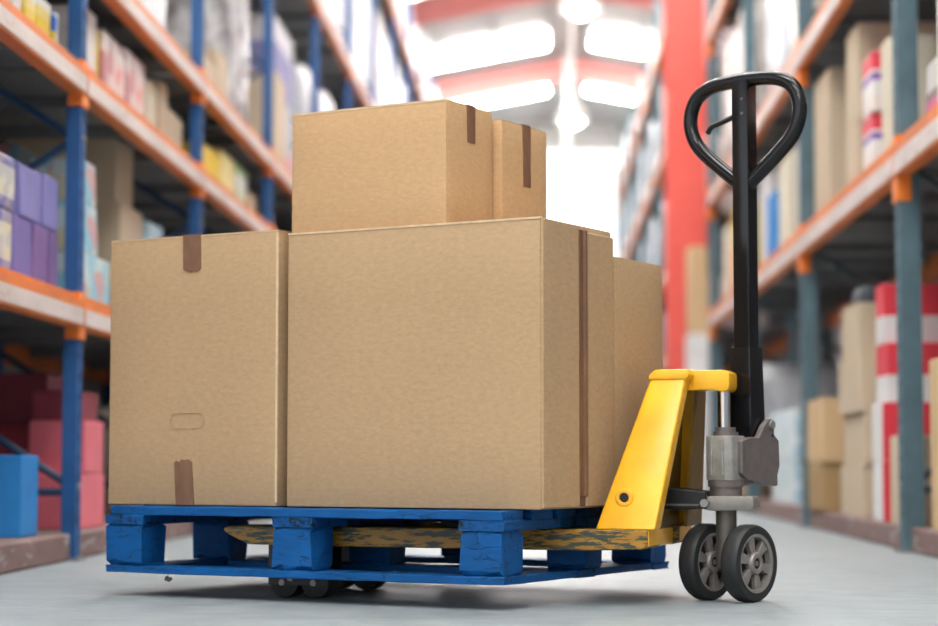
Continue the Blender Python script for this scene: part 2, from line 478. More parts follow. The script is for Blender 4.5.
def rack(label, xf, s, posts, levels, post_mat, brace_mat, pw, pd, bh, top, brh, near_n):
    """xf: aisle face of the rack; s: +1 / -1 direction from the aisle into the rack"""
    root = thing('pallet_rack', label, 'rack', (xf, posts[0], 0))
    y0 = posts[0]; DEP = 1.05
    def mk_post():
        bm = bmesh.new(); prism(bm, omega(pw, pd, s), 2, .0, top); me = bpy.data.meshes.new('upright')
        bm.normal_update(); bm.to_mesh(me); bm.free(); me.materials.append(MATS[post_mat]); return me
    def mk(name, bm, mat):
        me = bpy.data.meshes.new(name); bm.normal_update(); bm.to_mesh(me); bm.free(); me.materials.append(MATS[mat]); return me
    P = mk_post()
    bp = mk('base_plate', box_bm(-.03 if s < 0 else -.02, pd + .02, -pw * .7, pw * .7, 0, .012) if s > 0 else box_bm(-pd - .02, .02, -pw * .7, pw * .7, 0, .012), 'deck_grey')
    bm = bmesh.new()
    for i in range(int((top - .2) / .075)):
        z = .15 + i * .075
        for yy in (-pw * .36, pw * .36):
            q = [(-s * .0008, yy - .006, z - .012), (-s * .0008, yy + .006, z - .012), (-s * .0008, yy + .006, z + .012), (-s * .0008, yy - .006, z + .012)]
            bm.faces.new([bm.verts.new(c) for c in q])
    PF = mk('perforation', bm, 'perforation')
    PF_obj_kind = 'stuff'
    bolt = bmesh.new(); cyl(bolt, (0, 0, 0), (-s * .008, 0, 0), .012, 8); BOLT = mk('bolt', bolt, 'bolt_metal')
    for i, y in enumerate(posts):
        for rear in (0, 1):
            o = link('upright', P, root, (s * (DEP - pd) * rear, y - y0, 0))
            if not rear: link('base_plate', bp, o)
            if i in near_n and not rear:
                pf = link('perforation', PF, o); pf['kind'] = 'stuff'
                for z in (.27, 1.56): link('bolt', BOLT, o, (0, 0, z))
        # zigzag braces of the frame
        zz = [.27, .92, 1.56, 2.2, 2.85, 3.5, 4.15, 4.8, 5.4]
        for q in range(len(zz) - 1):
            if zz[q + 1] > top - .1: break
            xa, xb = (pd * .5, DEP - pd * .5) if q % 2 == 0 else (DEP - pd * .5, pd * .5)
            bm = bmesh.new(); cyl(bm, (s * xa, 0, zz[q]), (s * xb, 0, zz[q + 1]), .016, 6)
            if i == 0 and q == 0: pass
            mesh_obj('brace', bm, brace_mat, root, (0, y - y0, 0))
        bm = bmesh.new(); cyl(bm, (s * pd * .5, 0, .25), (s * (DEP - pd * .5), 0, .25), .016, 6)
        mesh_obj('brace', bm, brace_mat, root, (0, y - y0, 0))
    gap = posts[1] - posts[0]
    ln = gap - pw * .2
    def sbox(xa, xb, ya, yb, za, zb, bw=0):
        return box_bm(min(s * xa, s * xb), max(s * xa, s * xb), ya, yb, za, zb, bw)
    # stepped box beam, lower part proud of the upright face
    bm = bmesh.new()
    prism(bm, [(s * -.012, 0), (s * -.012, bh * .80), (s * .012, bh * .80), (s * .012, bh), (s * .045, bh), (s * .045, 0)], 1, -ln / 2, ln / 2)
    BM = mk('beam', bm, 'beam_orange')
    ST = mk('label_strip', sbox(-.016, -.012, -ln / 2 + .01, ln / 2 - .01, bh * .08, bh * .55), 'strip_white')
    DK = mk('deck', sbox(.045, DEP - .05, -ln / 2 + .02, ln / 2 - .02, -.02, -.002), 'deck_grey')
    XB = mk('support_bar', sbox(.045, DEP - .05, -.03, .03, -.07, -.02), 'deck_grey')
    BR = mk('beam_bracket', sbox(-.008, .05, -pw * .62, pw * .62, -brh, 0, .003), 'bracket_orange')
    for lz, first in levels:
        for i in range(first, len(posts) - 1):
            yc = (posts[i] + posts[i + 1]) / 2 - y0
            o = link('beam', BM, root, (0, yc, lz - bh))
            st = link('label_strip', ST, o); st['label'] = 'worn white label strip'
            link('beam', BM, root, (s * (DEP - .03), yc, lz - bh))
            d = link('deck', DK, root, (0, yc, lz))
            for q in (-1, 0, 1): link('support_bar', XB, d, (0, q * gap * .27, 0))
        for i in range(first, len(posts)):
            link('beam_bracket', BR, root, (0, posts[i] - y0, lz + .005))
    return root

LP = [7.505 + 2.62 * i for i in range(-1, 13)]
rack('blue steel pallet rack with orange beams along the aisle', -1.715, -1, LP, [(.98, 0), (1.845, 0), (2.32, 0), (3.92, 1), (5.62, 3)],
     'rack_blue', 'brace_blue', .08, .055, .125, 6.3, .175, (1, 2))
RP = [8.33 + 3.15 * i for i in range(-1, 4)]
rack('grey steel pallet rack with orange beams facing the blue rack', 1.43, 1, RP, [(1.675, 0), (2.72, 0), (4.15, 1), (5.62, 2)],
     'rack_grey', 'brace_grey', .10, .085, .165, 6.3, .27, (1, 2))
RP2 = [20.2 + 3.0 * i for i in range(0, 8)]
rack('far run of grey steel pallet rack beyond the red column', 1.43, 1, RP2, [(1.675, 0), (2.67, 0), (4.15, 0), (5.62, 0)],
     'rack_grey', 'brace_grey', .10, .085, .165, 6.3, .27, ())
LEFT_GOODS = [
    ('bright blue carton on the plinth in front of the dark red cartons', 'blue_card', -1.79, 6.974, 7.225, 0.1, 0.384, 0.5),
    ('dark red carton on the plinth behind the bright blue carton', 'red_card', -2.05, 8.2, 8.95, 0.1, 0.509, 0.45),
    ('small red carton propped at the back behind the bright blue carton', 'red_card', -2.32, 9.029, 9.354, 0.1, 0.546, 0.3),
    ('dark maroon carton lying on top of the red cartons under the first shelf', 'maroon_card', -2.02, 8.25, 8.7, 0.509, 0.72, 0.5),
    ('large pink carton on the plinth just past the first blue upright', 'pink_card', -1.8, 7.883, 8.333, 0.1, 0.314, 0.22),
    ('pink and red carton stacked on the large pink carton', 'pink_card', -1.8, 7.974, 8.32, 0.314, 0.524, 0.22),
    ('small maroon carton topping the pink cartons', 'maroon_card', -1.82, 7.98, 8.3, 0.524, 0.64, 0.19),
    ('purple box with pale front, lower row, beside the white packs', 'purple_card', -1.79, 6.831, 7.059, 0.98, 1.2, 0.35),
    ('darker violet box in the middle of the lower purple row', 'violet_card', -1.79, 7.081, 7.29, 0.98, 1.2, 0.35),
    ('violet box at the end of the lower purple row by the upright', 'violet_card', -1.79, 7.322, 7.44, 0.98, 1.2, 0.35),
    ('lavender box on top of the purple row, with a deep blue side', 'lavender_card', -1.79, 6.898, 7.19, 1.2, 1.385, 0.35),
    ('lavender box on top of the purple row, next to the blue upright', 'lavender_card', -1.79, 7.213, 7.44, 1.2, 1.395, 0.35),
    ('white pack with purple bands at the bay end of the first shelf', 'band_pack', -1.79, 6.358, 6.616, 0.98, 1.2, 0.3),
    ('white pack with purple bands against the purple row', 'band_pack', -1.79, 6.628, 6.805, 0.98, 1.2, 0.3),
    ('white pack with purple bands stacked second high by the lavender boxes', 'band_pack', -1.79, 6.394, 6.83, 1.2, 1.385, 0.3),
    ('colourful patterned carton at the bottom of the stack past the upright', 'pattern_card', -1.8, 7.882, 8.394, 0.98, 1.183, 0.2),
    ('colourful patterned carton in the middle of the stack past the upright', 'pattern_card', -1.8, 7.87, 8.154, 1.183, 1.378, 0.2),
    ('colourful patterned carton topping the stack past the upright', 'pattern_card', -1.8, 7.86, 8.125, 1.378, 1.545, 0.2),
    ('faded patterned carton at the back of the first shelf behind the lavender boxes', 'pattern2_card', -2.05, 7.85, 8.6, 0.98, 1.6, 0.4),
    ('wide beige carton on the first shelf under the second beam', 'beige_card', -1.88, 8.962, 9.479, 0.98, 1.518, 0.55),
    ('tall beige carton stacked on the wide beige carton', 'beige_card', -1.9, 8.976, 9.328, 1.518, 1.802, 0.5),
    ('small pale blue pack on the first shelf beside the beige cartons', 'pale_blue_pack', -1.85, 9.5, 9.826, 0.98, 1.493, 0.3),
    ('white pack with grey print on the second shelf at the bay end', 'white_pack', -1.79, 6.77, 6.875, 1.846, 1.958, 0.2),
    ('yellow and white pack with a black base on the second shelf', 'yellow_black_pack', -1.79, 6.914, 7.079, 1.846, 1.999, 0.22),
    ('yellow pack with white top and a black base on the second shelf', 'yellow_black_pack', -1.79, 7.102, 7.299, 1.846, 2.021, 0.22),
    ('small pack with blue cap and yellow body on the second shelf', 'blue_yellow_pack', -1.79, 7.326, 7.38, 1.846, 1.992, 0.15),
    ('pale blue and yellow pack against the upright on the second shelf', 'pale_yellow_pack', -1.8, 7.385, 7.45, 1.846, 2.021, 0.15),
    ('tall white carton with a red base on the second shelf past the upright', 'white_red_card', -1.8, 7.858, 8.088, 1.846, 2.149, 0.3),
    ('thin yellow carton on the second shelf between the white cartons', 'yellow_card', -1.8, 8.093, 8.128, 1.846, 2.1, 0.3),
    ('large white carton with red and pink print on the second shelf', 'white_print_card', -1.78, 8.132, 8.564, 1.846, 2.112, 0.4),
    ('white and red printed carton beside the large printed carton', 'white_print_card', -1.78, 8.589, 9.002, 1.846, 2.128, 0.4),
    ('narrow cream carton on the second shelf next to the printed cartons', 'cream_card', -1.8, 9.135, 9.373, 1.846, 2.097, 0.35),
    ('tall beige carton on the second shelf behind the narrow cream carton', 'beige_card', -1.79, 9.4, 9.62, 1.846, 2.14, 0.4),
    ('squat beige carton on the second shelf at the end of the bay', 'beige_card', -1.8, 9.65, 10.05, 1.846, 2.052, 0.4),
    ('yellow carton with dark print on the second shelf of the third bay', 'yellow_card', -1.8, 10.664, 11.227, 1.846, 2.049, 0.4),
    ('pale yellow carton beside the yellow carton with dark print', 'pale_yellow_card', -1.8, 11.264, 11.777, 1.846, 2.105, 0.4),
    ('white and green pack on the second shelf of the third bay', 'green_pack', -1.8, 11.858, 12.259, 1.846, 2.113, 0.35),
    ('small beige carton on the second shelf near the third upright', 'beige_card', -1.8, 12.395, 12.66, 1.846, 2.007, 0.35),
    ('white plastic wrapped bundle on the third shelf of the second bay', 'wrap', -1.85, 9.433, 10.05, 2.321, 2.95, 0.6),
    ('small beige carton on the third shelf by the second upright', 'beige_card', -1.85, 10.933, 11.369, 2.321, 2.579, 0.4),
    ('brown carton beneath draped white film on the third shelf', 'beige_card', -1.85, 11.42, 11.802, 2.321, 2.701, 0.45),
    ('tall pallet load in crinkled clear film on the third shelf', 'film', -1.82, 12.0, 12.66, 2.321, 3.573, 0.8),
    ('beige carton on the third shelf past the film wrapped load', 'beige_card', -1.82, 13.658, 14.243, 2.321, 3.006, 0.5),
    ('purple and white carton on the third shelf of the blue rack beside a beige carton', 'purple_white_card', -1.9, 14.25, 15.27, 2.321, 3.522, 0.6),
]
RIGHT_GOODS = [
    ('beige carton at the bottom of the stack on the kerb of the grey rack', 'beige_card', 1.49, 9.741, 10.424, 0.1, 0.346, 0.35),
    ('beige carton second from the bottom of the plinth stack', 'beige_card', 1.505, 9.719, 10.4, 0.346, 0.595, 0.34),
    ('beige carton third from the bottom of the plinth stack', 'beige_card', 1.485, 9.726, 10.409, 0.595, 0.854, 0.36),
    ('beige carton topping the stack on the kerb of the grey rack', 'beige_card', 1.5, 9.856, 10.384, 0.854, 1.125, 0.3),
    ('beige carton between the tall beige stack and the red striped cartons', 'beige_card', 1.56, 9.5, 9.7, 0.1, 0.879, 0.3),
    ('white carton with red edge on the plinth below the striped cartons', 'white_red_edge', 1.47, 8.984, 9.284, 0.1, 0.369, 0.3),
    ('white carton with red edge, second of its stack', 'white_red_edge', 1.47, 8.988, 9.289, 0.369, 0.62, 0.3),
    ('red and white striped carton, lower of the two', 'red_white_card', 1.5, 9.042, 9.34, 0.62, 0.885, 0.6),
    ('red and white striped carton, topmost of the stack', 'red_white_card', 1.5, 9.125, 9.344, 0.885, 1.152, 0.6),
    ('narrow beige carton leaning on the plinth beside the grey upright', 'beige_card', 1.47, 8.525, 8.819, 0.1, 0.471, 0.25),
    ('tall tan carton on the kerb beside the first grey upright', 'tan_card', 1.47, 7.228, 7.921, 0.1, 0.751, 0.5),
    ('open brown carton supporting the tan carton on the plinth', 'brown_card', 1.445, 10.78, 11.38, 0.1, 0.36, 0.4),
    ('tan carton on top of the open brown carton', 'tan_card', 1.445, 10.76, 11.38, 0.36, 0.695, 0.4),
    ('pale blue wrapped bottle pack on the plinth, lower', 'bottle_pack', 1.5, 12.414, 13.667, 0.1, 0.372, 0.5),
    ('pale blue wrapped bottle pack on the plinth, upper', 'bottle_pack', 1.5, 12.384, 13.634, 0.372, 0.683, 0.5),
    ('beige carton on the first shelf of the grey rack, bottom of the tall stack', 'beige_card', 1.5, 9.778, 10.165, 1.676, 1.992, 0.4),
    ('wide beige carton topping the tall stack on the grey rack', 'beige_card', 1.5, 9.767, 10.154, 1.992, 2.465, 0.45),
    ('beige carton, lower of two beside the grey upright of the second bay', 'beige_card', 1.5, 10.763, 11.36, 1.676, 2.221, 0.3),
    ('beige carton, upper of two beside the grey upright of the second bay', 'beige_card', 1.5, 10.78, 11.36, 2.221, 2.443, 0.3),
    ('white and red detergent carton, lower of two by the upright', 'detergent_card', 1.47, 9.172, 9.459, 1.676, 1.927, 0.22),
    ('white and red detergent carton, upper of two by the upright', 'detergent_card', 1.47, 9.147, 9.433, 1.927, 2.203, 0.22),
    ('cream bag shaped carton squeezed against the grey upright', 'cream_card', 1.5, 8.85, 9.1, 1.676, 2.211, 0.2),
    ('white carton with pink print on the grey rack shelf by the first upright', 'pink_print_card', 1.53, 7.859, 8.2, 1.676, 1.942, 0.35),
    ('tall white carton standing next to the carton with pink print', 'white_card', 1.5, 7.346, 7.792, 1.676, 2.13, 0.4),
    ('white carton on the grey rack shelf at the second upright', 'white_card', 1.5, 11.715, 12.178, 1.676, 2.259, 0.3),
    ('cream carton on the grey rack shelf in the third bay', 'cream_card', 1.5, 12.486, 13.12, 1.676, 2.262, 0.4),
    ('slim blue carton on the grey rack shelf in the third bay', 'blue_card', 1.47, 13.167, 13.581, 1.676, 2.106, 0.3),
    ('white carton on the grey rack shelf beyond the slim blue carton', 'white_card', 1.53, 14.034, 14.5, 1.676, 2.36, 0.5),
    ('bright yellow carton on the grey rack shelf, fourth bay', 'yellow_card', 1.46, 15.283, 15.848, 1.676, 2.313, 0.3),
]

# ------------------------------------------------------------------ goods on the racks
rnd = random.Random(4)
PACKS = {'band_pack', 'white_pack', 'pale_blue_pack', 'yellow_black_pack', 'blue_yellow_pack', 'pale_yellow_pack', 'green_pack', 'bottle_pack'}
def goods(label, mat, X, ya, yb, z0, z1, dep, s, group=None):
    """one carton or pack; s: direction from the aisle into the rack"""
    w, h = yb - ya - .006, z1 - z0 - .004
    if mat in ('wrap', 'film', 'wrap_warm', 'wrap_blue'):
        return wrapped(label, mat, X, ya, yb, z0, z1, dep, s, group)
    pack = mat in PACKS
    nm, cat = ('product_pack', 'pack') if pack else ('cardboard_box', 'box')
    t = thing(nm, label, cat, (X + s * dep / 2, (ya + yb) / 2, z0 + .001), 0, group)
    bm = bmesh.new(); b = (.012 if pack else .006)
    vs_ = box(bm, -dep / 2, dep / 2, -w / 2, w / 2, 0, h)
    for v_ in vs_: v_.co += Vector((rnd.uniform(-.004, .004), rnd.uniform(-.003, .003), 0))
    bevel(bm, min(b, w * .2), 2)
    mesh_obj('body', bm, mat, t)
    xf = -s * dep / 2
    if pack:
        # top seal and a shoulder seam round the pack
        mesh_obj('seal', box_bm(-dep * .42, dep * .42, -.004, .004, h - .001, h + .003), mat, t)
    else:
        lid = min(.05, h * .3); tw = min(.05, w * .3)
        for q in (-1, 1):       # two closing flaps with a gap under the tape
            mesh_obj('flap', box_bm(-dep / 2 + .008, dep / 2 - .008, min(q * .002, q * (w / 2 - .008)), max(q * .002, q * (w / 2 - .008)), h, h + .003), mat, t)
        if 'card' in mat and mat in ('beige_card', 'tan_card', 'brown_card', 'cream_card'):
            bm = box_bm(-dep / 2 - .0015, dep / 2 + .0015, -tw / 2, tw / 2, h + .003, h + .0042)
            box(bm, min(xf, xf - s * .0018), max(xf, xf - s * .0018), -tw / 2, tw / 2, h - lid, h + .0042)
            mesh_obj('tape', bm, 'card_edge', t)
    return t

def wrapped(label, mat, X, ya, yb, z0, z1, dep, s, group=None):
    """film wrapped stack of goods on a timber pallet"""
    w = yb - ya - .01; h = z1 - z0 - .01; base = .11 if h > .9 else 0.
    t = thing('wrapped_load', label, 'pallet load', (X + s * dep / 2, (ya + yb) / 2, z0 + .001), 0, group)
    bm = bmesh.new(); nz = max(3, int(h / .18)); seg = 24; rings = []
    for k in range(nz + 1):
        z = base + (h - base) * k / nz; ring = []
        for q in range(seg):
            a = 2 * math.pi * q / seg; c, sn = math.cos(a), math.sin(a)
            e = (abs(c) ** 8 + abs(sn) ** 8) ** (-1 / 8)
            f = 1 - rnd.uniform(0, .035) - (.03 if k % 2 else 0) - (.06 if k == nz else 0)
            ring.append(bm.verts.new((c * e * dep / 2 * f, sn * e * w / 2 * f, z + (rnd.uniform(-.008, 0) if k else 0))))
        rings.append(ring)
    for A, B in zip(rings, rings[1:]):
        for q in range(seg): bm.faces.new([A[q], A[(q + 1) % seg], B[(q + 1) % seg], B[q]])
    bm.faces.new(rings[0][::-1]); bm.faces.new(rings[-1])
    mesh_obj('film_body', bm, mat, t, smooth=True)
    if base:
        for q in range(5):
            y_ = -w / 2 * .96 + w * .96 * q / 4
            mesh_obj('pallet_board', box_bm(-dep / 2 * .96, dep / 2 * .96, max(-w / 2, y_ - .05), min(w / 2, y_ + .05), .09, .11), 'pallet_timber', t)
        for q in (-1, 0, 1):
            mesh_obj('pallet_bearer', box_bm(q * dep * .42 - .045, q * dep * .42 + .045, -w / 2 * .96, w / 2 * .96, 0, .09), 'pallet_timber', t)
    return t

for a in LEFT_GOODS: goods(*a, -1)
for a in RIGHT_GOODS: goods(*a, 1)

# farther bays: wrapped pallet loads and cartons shelf by shelf
ORD = 'first second third fourth fifth sixth seventh eighth ninth tenth eleventh twelfth thirteenth'.split()
def fill(side, xf, s, posts, shelf, z0, zmax, label, mats, group, per=2, start=0, frac=(.72, .98)):
    for i in range(start, len(posts) - 1):
        a, b = posts[i] + .07, posts[i + 1] - .07
        w = (b - a) / per
        for q in range(per):
            m_ = rnd.choice(mats)
            top = z0 + (zmax - z0) * rnd.uniform(*frac)
            d = rnd.uniform(.70, .82)
            word = {'wrap': 'white wrapped', 'film': 'clear wrapped', 'wrap_warm': 'cream wrapped', 'wrap_blue': 'blue wrapped'}[m_]
            where = '%s bay from %s, %s half' % (ORD[len(posts) - 2 - i], 'column' if posts is RP else 'gable wall', 'door' if q == 0 else 'wall')
            goods('%s load on %s, %s' % (word, label, where), m_, xf + s * rnd.uniform(.065, .1), a + q * w + .03, a + (q + 1) * w - .03, z0, top, d, s, group)
W = ['wrap', 'wrap', 'wrap', 'wrap_warm', 'wrap_blue', 'film']
W2 = ['wrap', 'wrap', 'wrap', 'wrap_warm']
fill('left', -1.715, -1, LP, 3, 2.322, 3.75, 'third blue rack shelf', W, 'loads on the third blue rack shelf', 2, 4)
fill('left', -1.715, -1, LP, 4, 3.922, 5.45, 'fourth blue rack shelf', W2, 'loads on the fourth blue rack shelf', 2, 2, (.85, .98))
fill('left', -1.715, -1, LP, 5, 5.622, 6.75, 'top blue rack shelf', W2, 'loads on the top blue rack shelf', 2, 4, (.8, .98))
fill('left', -1.715, -1, LP, 1, .982, 1.68, 'first blue rack shelf', W, 'loads on the first blue rack shelf', 2, 3)
fill('left', -1.715, -1, LP, 0, .102, .84, 'kerb under the blue rack', W, 'loads on the kerb under the blue rack', 2, 2)
fill('right', 1.43, 1, RP, 2, 2.722, 3.95, 'second grey rack shelf', ['wrap', 'wrap', 'wrap_warm', 'film'], 'loads on the second grey rack shelf', 2, 2, (.8, .97))
fill('right', 1.43, 1, RP, 3, 4.152, 5.4, 'third grey rack shelf', W2, 'loads on the third grey rack shelf', 2, 2)
fill('right', 1.43, 1, RP, 0, .102, 1.4, 'kerb under the grey rack', W2, 'loads on the kerb under the grey rack', 2, 3, (.5, .8))
fill('right', 1.43, 1, RP2, 1, 1.677, 2.4, 'first shelf past red column', W2, 'loads on the first shelf past the column', 2, 0)
fill('right', 1.43, 1, RP2, 2, 2.722, 3.95, 'second shelf past red column', W2, 'loads on the second shelf past the column', 2, 0)
fill('right', 1.43, 1, RP2, 3, 4.152, 5.4, 'third shelf past red column', W2, 'loads on the third shelf past the column', 2, 0)
fill('right', 1.43, 1, RP2, 4, 5.622, 6.6, 'top shelf past red column', W2, 'loads on the top shelf past the column', 2, 0)
goods('dark slate bin on the second shelf of the grey rack, above the beige cartons', 'dark_bin', 1.56, 10.2, 10.95, 2.722, 3.2, .6, 1)
bd = wrapped('dark cloth bundle resting on the topmost beige carton of the plinth stack', 'dark_bin', 1.53, 9.95, 10.33, 1.127, 1.225, .2, 1)
bd.name = 'cloth_bundle'; bd['category'] = 'bundle'
goods('maroon carton at the back of the kerb under the grey rack', 'maroon_card', 2.05, 12.45, 13.6, .101, .98, .5, 1)
goods('dark brown carton at the back beside the tall beige stack', 'brown_card', 2.0, 10.5, 11.0, .101, 1.0, .4, 1)
goods('white carton at the bottom of the stack standing before the red column', 'white_card', 1.28, 18.2, 18.75, 0.0, .75, .17, 1)
goods('white carton in the middle of the stack standing before the red column', 'white_card', 1.28, 18.2, 18.75, .75, 1.5, .17, 1)
goods('tall tan carton topping the stack before the red column', 'tan_card', 1.29, 18.22, 18.72, 1.5, 2.28, .16, 1)
goods('pink carton on the grey rack shelf in the bay before the red column', 'pink_card', 1.5, 16.1, 16.5, 1.676, 2.05, .4, 1)
goods('cream carton next to the pink carton on the grey rack shelf', 'cream_card', 1.5, 16.6, 17.2, 1.676, 2.3, .5, 1)

# ------------------------------------------------------------------ the blue pallet
PR = math.radians(-28)
P0 = (-1.194, 5.565)
rp = random.Random(11)
pal = thing('wooden_pallet', 'chipped blue painted wooden pallet lifted on the yellow pallet truck', 'pallet', (P0[0], P0[1], 0), PR)
ZB = .062
BX = ((0, .126), (.553, .676), (1.112, 1.236)); BY = ((0, .105), (.38, .48), (.845, .945)); MIDY = ((.38, .48), (.36, .46), (.446, .546))
for (x0, x1), mid in zip(BX, MIDY):
    for y0, y1 in (BY[0], mid, BY[2]):
        n_ = 6
        o = mesh_obj('block', rough_board(x0 + rp.uniform(0, .006), x1 - rp.uniform(0, .006), y0 + .003, y1, ZB + .020, .192, rp, .006, 4), 'blue_wood', pal)
        o['label'] = 'splintered blue wooden block'
    mesh_obj('stringer_board', rough_board(x0 - .002, x1 + .002, .001, .945, .1925, .2175, rp, .003), 'blue_wood_end', pal)
for y0, y1 in BY:
    mesh_obj('base_board', rough_board(0, 1.242, y0 - .002, y1, ZB, ZB + .0195, rp, .004), 'blue_wood', pal)
for x0, x1 in (BX[0], BX[2]):
    for k in (0, 1):
        mesh_obj('base_board', rough_board(x0 + .002, x1 + .004, BY[k][1] + .002, BY[k + 1][0] - .004, ZB + .001, ZB + .0195, rp, .003), 'blue_wood', pal)
for k in range(7):
    y0 = .002 + k * .139
    mesh_obj('deck_board', rough_board(.012 + rp.uniform(0, .012), 1.242 - rp.uniform(0, .012), y0, y0 + .108, .218, .2415 + rp.uniform(-.001, .0005), rp, .004), 'blue_wood', pal)
bm = bmesh.new()
tube(bm, [(.19, .03, ZB + .004), (.192, .028, ZB - .006), (.187, .027, ZB - .016)], .0012, 5)
tube(bm, [(.187, .027, ZB - .010), (.200, .024, ZB - .016), (.207, .022, ZB - .013)], .005, 6)
tube(bm, [(.183, .027, ZB - .016), (.198, .027, ZB - .019)], .004, 6)
mesh_obj('splinter', bm, 'splinter_wood', pal)['label'] = 'loose grey splinter dangling from the base board'

# ------------------------------------------------------------------ cartons on the pallet
PM = Matrix.Translation((P0[0], P0[1], 0)) @ Matrix.Rotation(PR, 4, 'Z')
def carton(label, x0, x1, y0, y1, z0, z1, mat, side_seam=False, tilt=0.):
    """box carton; local origin at the front left bottom corner, on the pallet's axes"""
    o = thing('cardboard_box', label, 'box', PM @ Vector((x0, y0, z0)), PR + tilt)
    w, d, h = x1 - x0, y1 - y0, z1 - z0
    bm = bmesh.new()
    box(bm, 0, w, 0, d, 0, h)
    bmesh.ops.subdivide_edges(bm, edges=bm.edges[:], cuts=3, use_grid_fill=True)
    r = random.Random(hash(label) % 1000 if False else len(label))
    for v_ in bm.verts:       # panels bulge a little, edges stay straight
        c = v_.co
        fx, fy, fz = 4 * c.x * (w - c.x) / w / w, 4 * c.y * (d - c.y) / d / d, 4 * c.z * (h - c.z) / h / h
        if c.y < 1e-5: c.y -= .003 * fx * fz
        if c.x > w - 1e-5 and not side_seam: c.x += .003 * fy * fz
    sharp = [e for e in bm.edges if e.calc_face_angle(0) > .8]
    bmesh.ops.bevel(bm, geom=sharp, offset=.004, segments=2, profile=.6, affect='EDGES')
    body = mesh_obj('body', bm, mat, o)
    auto_smooth(body, 35)
    return o, w, d, h

def slab(name, parent, mat, x0, x1, y0, y1, z0, z1, bw=0.):
    return mesh_obj(name, box_bm(x0, x1, y0, y1, z0, z1, bw), mat, parent)

def tape_front(o, x0, x1, z0, z1, y=-.0042, ragged=None, skew=0., name='tape'):
    """strip of parcel tape on the front face, one end torn"""
    bm = bmesh.new(); n = 7; pts = []
    rr_ = random.Random(int(x0 * 1e4))
    lo = [(x0 + (x1 - x0) * k / n + (skew if ragged == 'bottom' else 0), z0 + (rr_.uniform(-.006, .006) if ragged == 'bottom' else 0)) for k in range(n + 1)]
    hi = [(x0 + (x1 - x0) * k / n + (skew if ragged == 'top' else 0), z1 + (rr_.uniform(-.006, .006) if ragged == 'top' else 0)) for k in range(n + 1)]
    prism(bm, lo + hi[::-1], 1, y, y + .0035)
    return mesh_obj(name, bm, 'tape', o)

def tape_side(o, w, y0, y1, z0, z1, off=.0035, name='tape'):
    return slab(name, o, 'tape', w - .001, w + off, y0, y1, z0, z1)

ZT = .2438
# tall carton at the left end
A, w, d, h = carton('tall kraft carton with tape ends and a punched hand hole at the pallet end', -.062, .508, .08, .52, ZT, .974, 'card')
tape_front(A, .255, .314, h - .095, h + .004, ragged='bottom', skew=.002)
slab('tape', A, 'tape', .255, .314, -.003, d + .003, h + .003, h + .0045)
tape_front(A, .240, .300, 0, .120, ragged='top', skew=-.008)
for q in ((0, .219), (.222, d)):
    slab('flap', A, 'card', .003, w - .003, q[0] + .003, q[1] - .003, h, h + .003)
slab('flap_edge', A, 'card_edge', .0, w, -.001, .003, h - .001, h + .0015)
bm = bmesh.new()
cxh, czh, hw, hh = .275, .228, .056, .021
path = []
for k in range(40):
    a = 2 * math.pi * k / 40; c, s_ = math.cos(a), math.sin(a)
    path.append((cxh + (hw - hh) * (1 if c > 0 else -1) + hh * c, -.0036, czh + hh * s_))
tube(bm, path, .0010, 5, True)
mesh_obj('hand_hole', bm, 'card', A)['label'] = 'punched outline of a hand hole'
slab('corner_crease', A, 'card_edge', w - .0045, w + .0012, -.0012, .0035, .01, h - .004)

# big carton lying on its side, seam to the right
B, w, d, h = carton('largest kraft carton lying on its side with a taped seam on the end', .541, 1.298, .08, .474, ZT, .963, 'card', True)
slab('flap', B, 'card', w - .001, w + .007, .001, .196, .003, h - .003, .002)
slab('flap', B, 'card', w - .001, w + .007, .236, d - .001, .003, h - .016, .002)
slab('seam', B, 'groove', w - .001, w + .0015, .196, .236, .004, h - .014)
bm = bmesh.new()
prism(bm, [(w, .193), (w + .0085, .193), (w + .0085, .200), (w + .0035, .207), (w + .0035, .224), (w + .0085, .232), (w + .0085, .240), (w, .240)], 2, .03, h - .012)
mesh_obj('tape', bm, 'tape', B)
slab('top_edge', B, 'card_edge', .0, w + .004, -.0015, .004, h - .004, h + .001)
slab('tape', B, 'tape', w - .03, w - .001, -.0035, .0, .0, .002)

# carton behind it at the end of the pallet
Cc, w, d, h = carton('lower kraft carton behind the largest one at the far end of the pallet', .72, 1.302, .482, .786, ZT, .897, 'card')
slab('flap', Cc, 'card', .003, w - .003, .003, d / 2 - .001, h, h + .003); slab('flap', Cc, 'card', .003, w - .003, d / 2 + .001, d - .003, h, h + .003)
tape_side(Cc, w, d / 2 - .025, d / 2 + .025, .0, .09, .0042)
F, w, d, h = carton('kraft carton at the back of the pallet holding up the smaller upper carton', .12, .70, .53, .90, ZT, .962, 'card')
slab('flap', F, 'card', .003, w - .003, .003, d / 2 - .001, h, h + .003); slab('flap', F, 'card', .003, w - .003, d / 2 + .001, d - .003, h, h + .003)

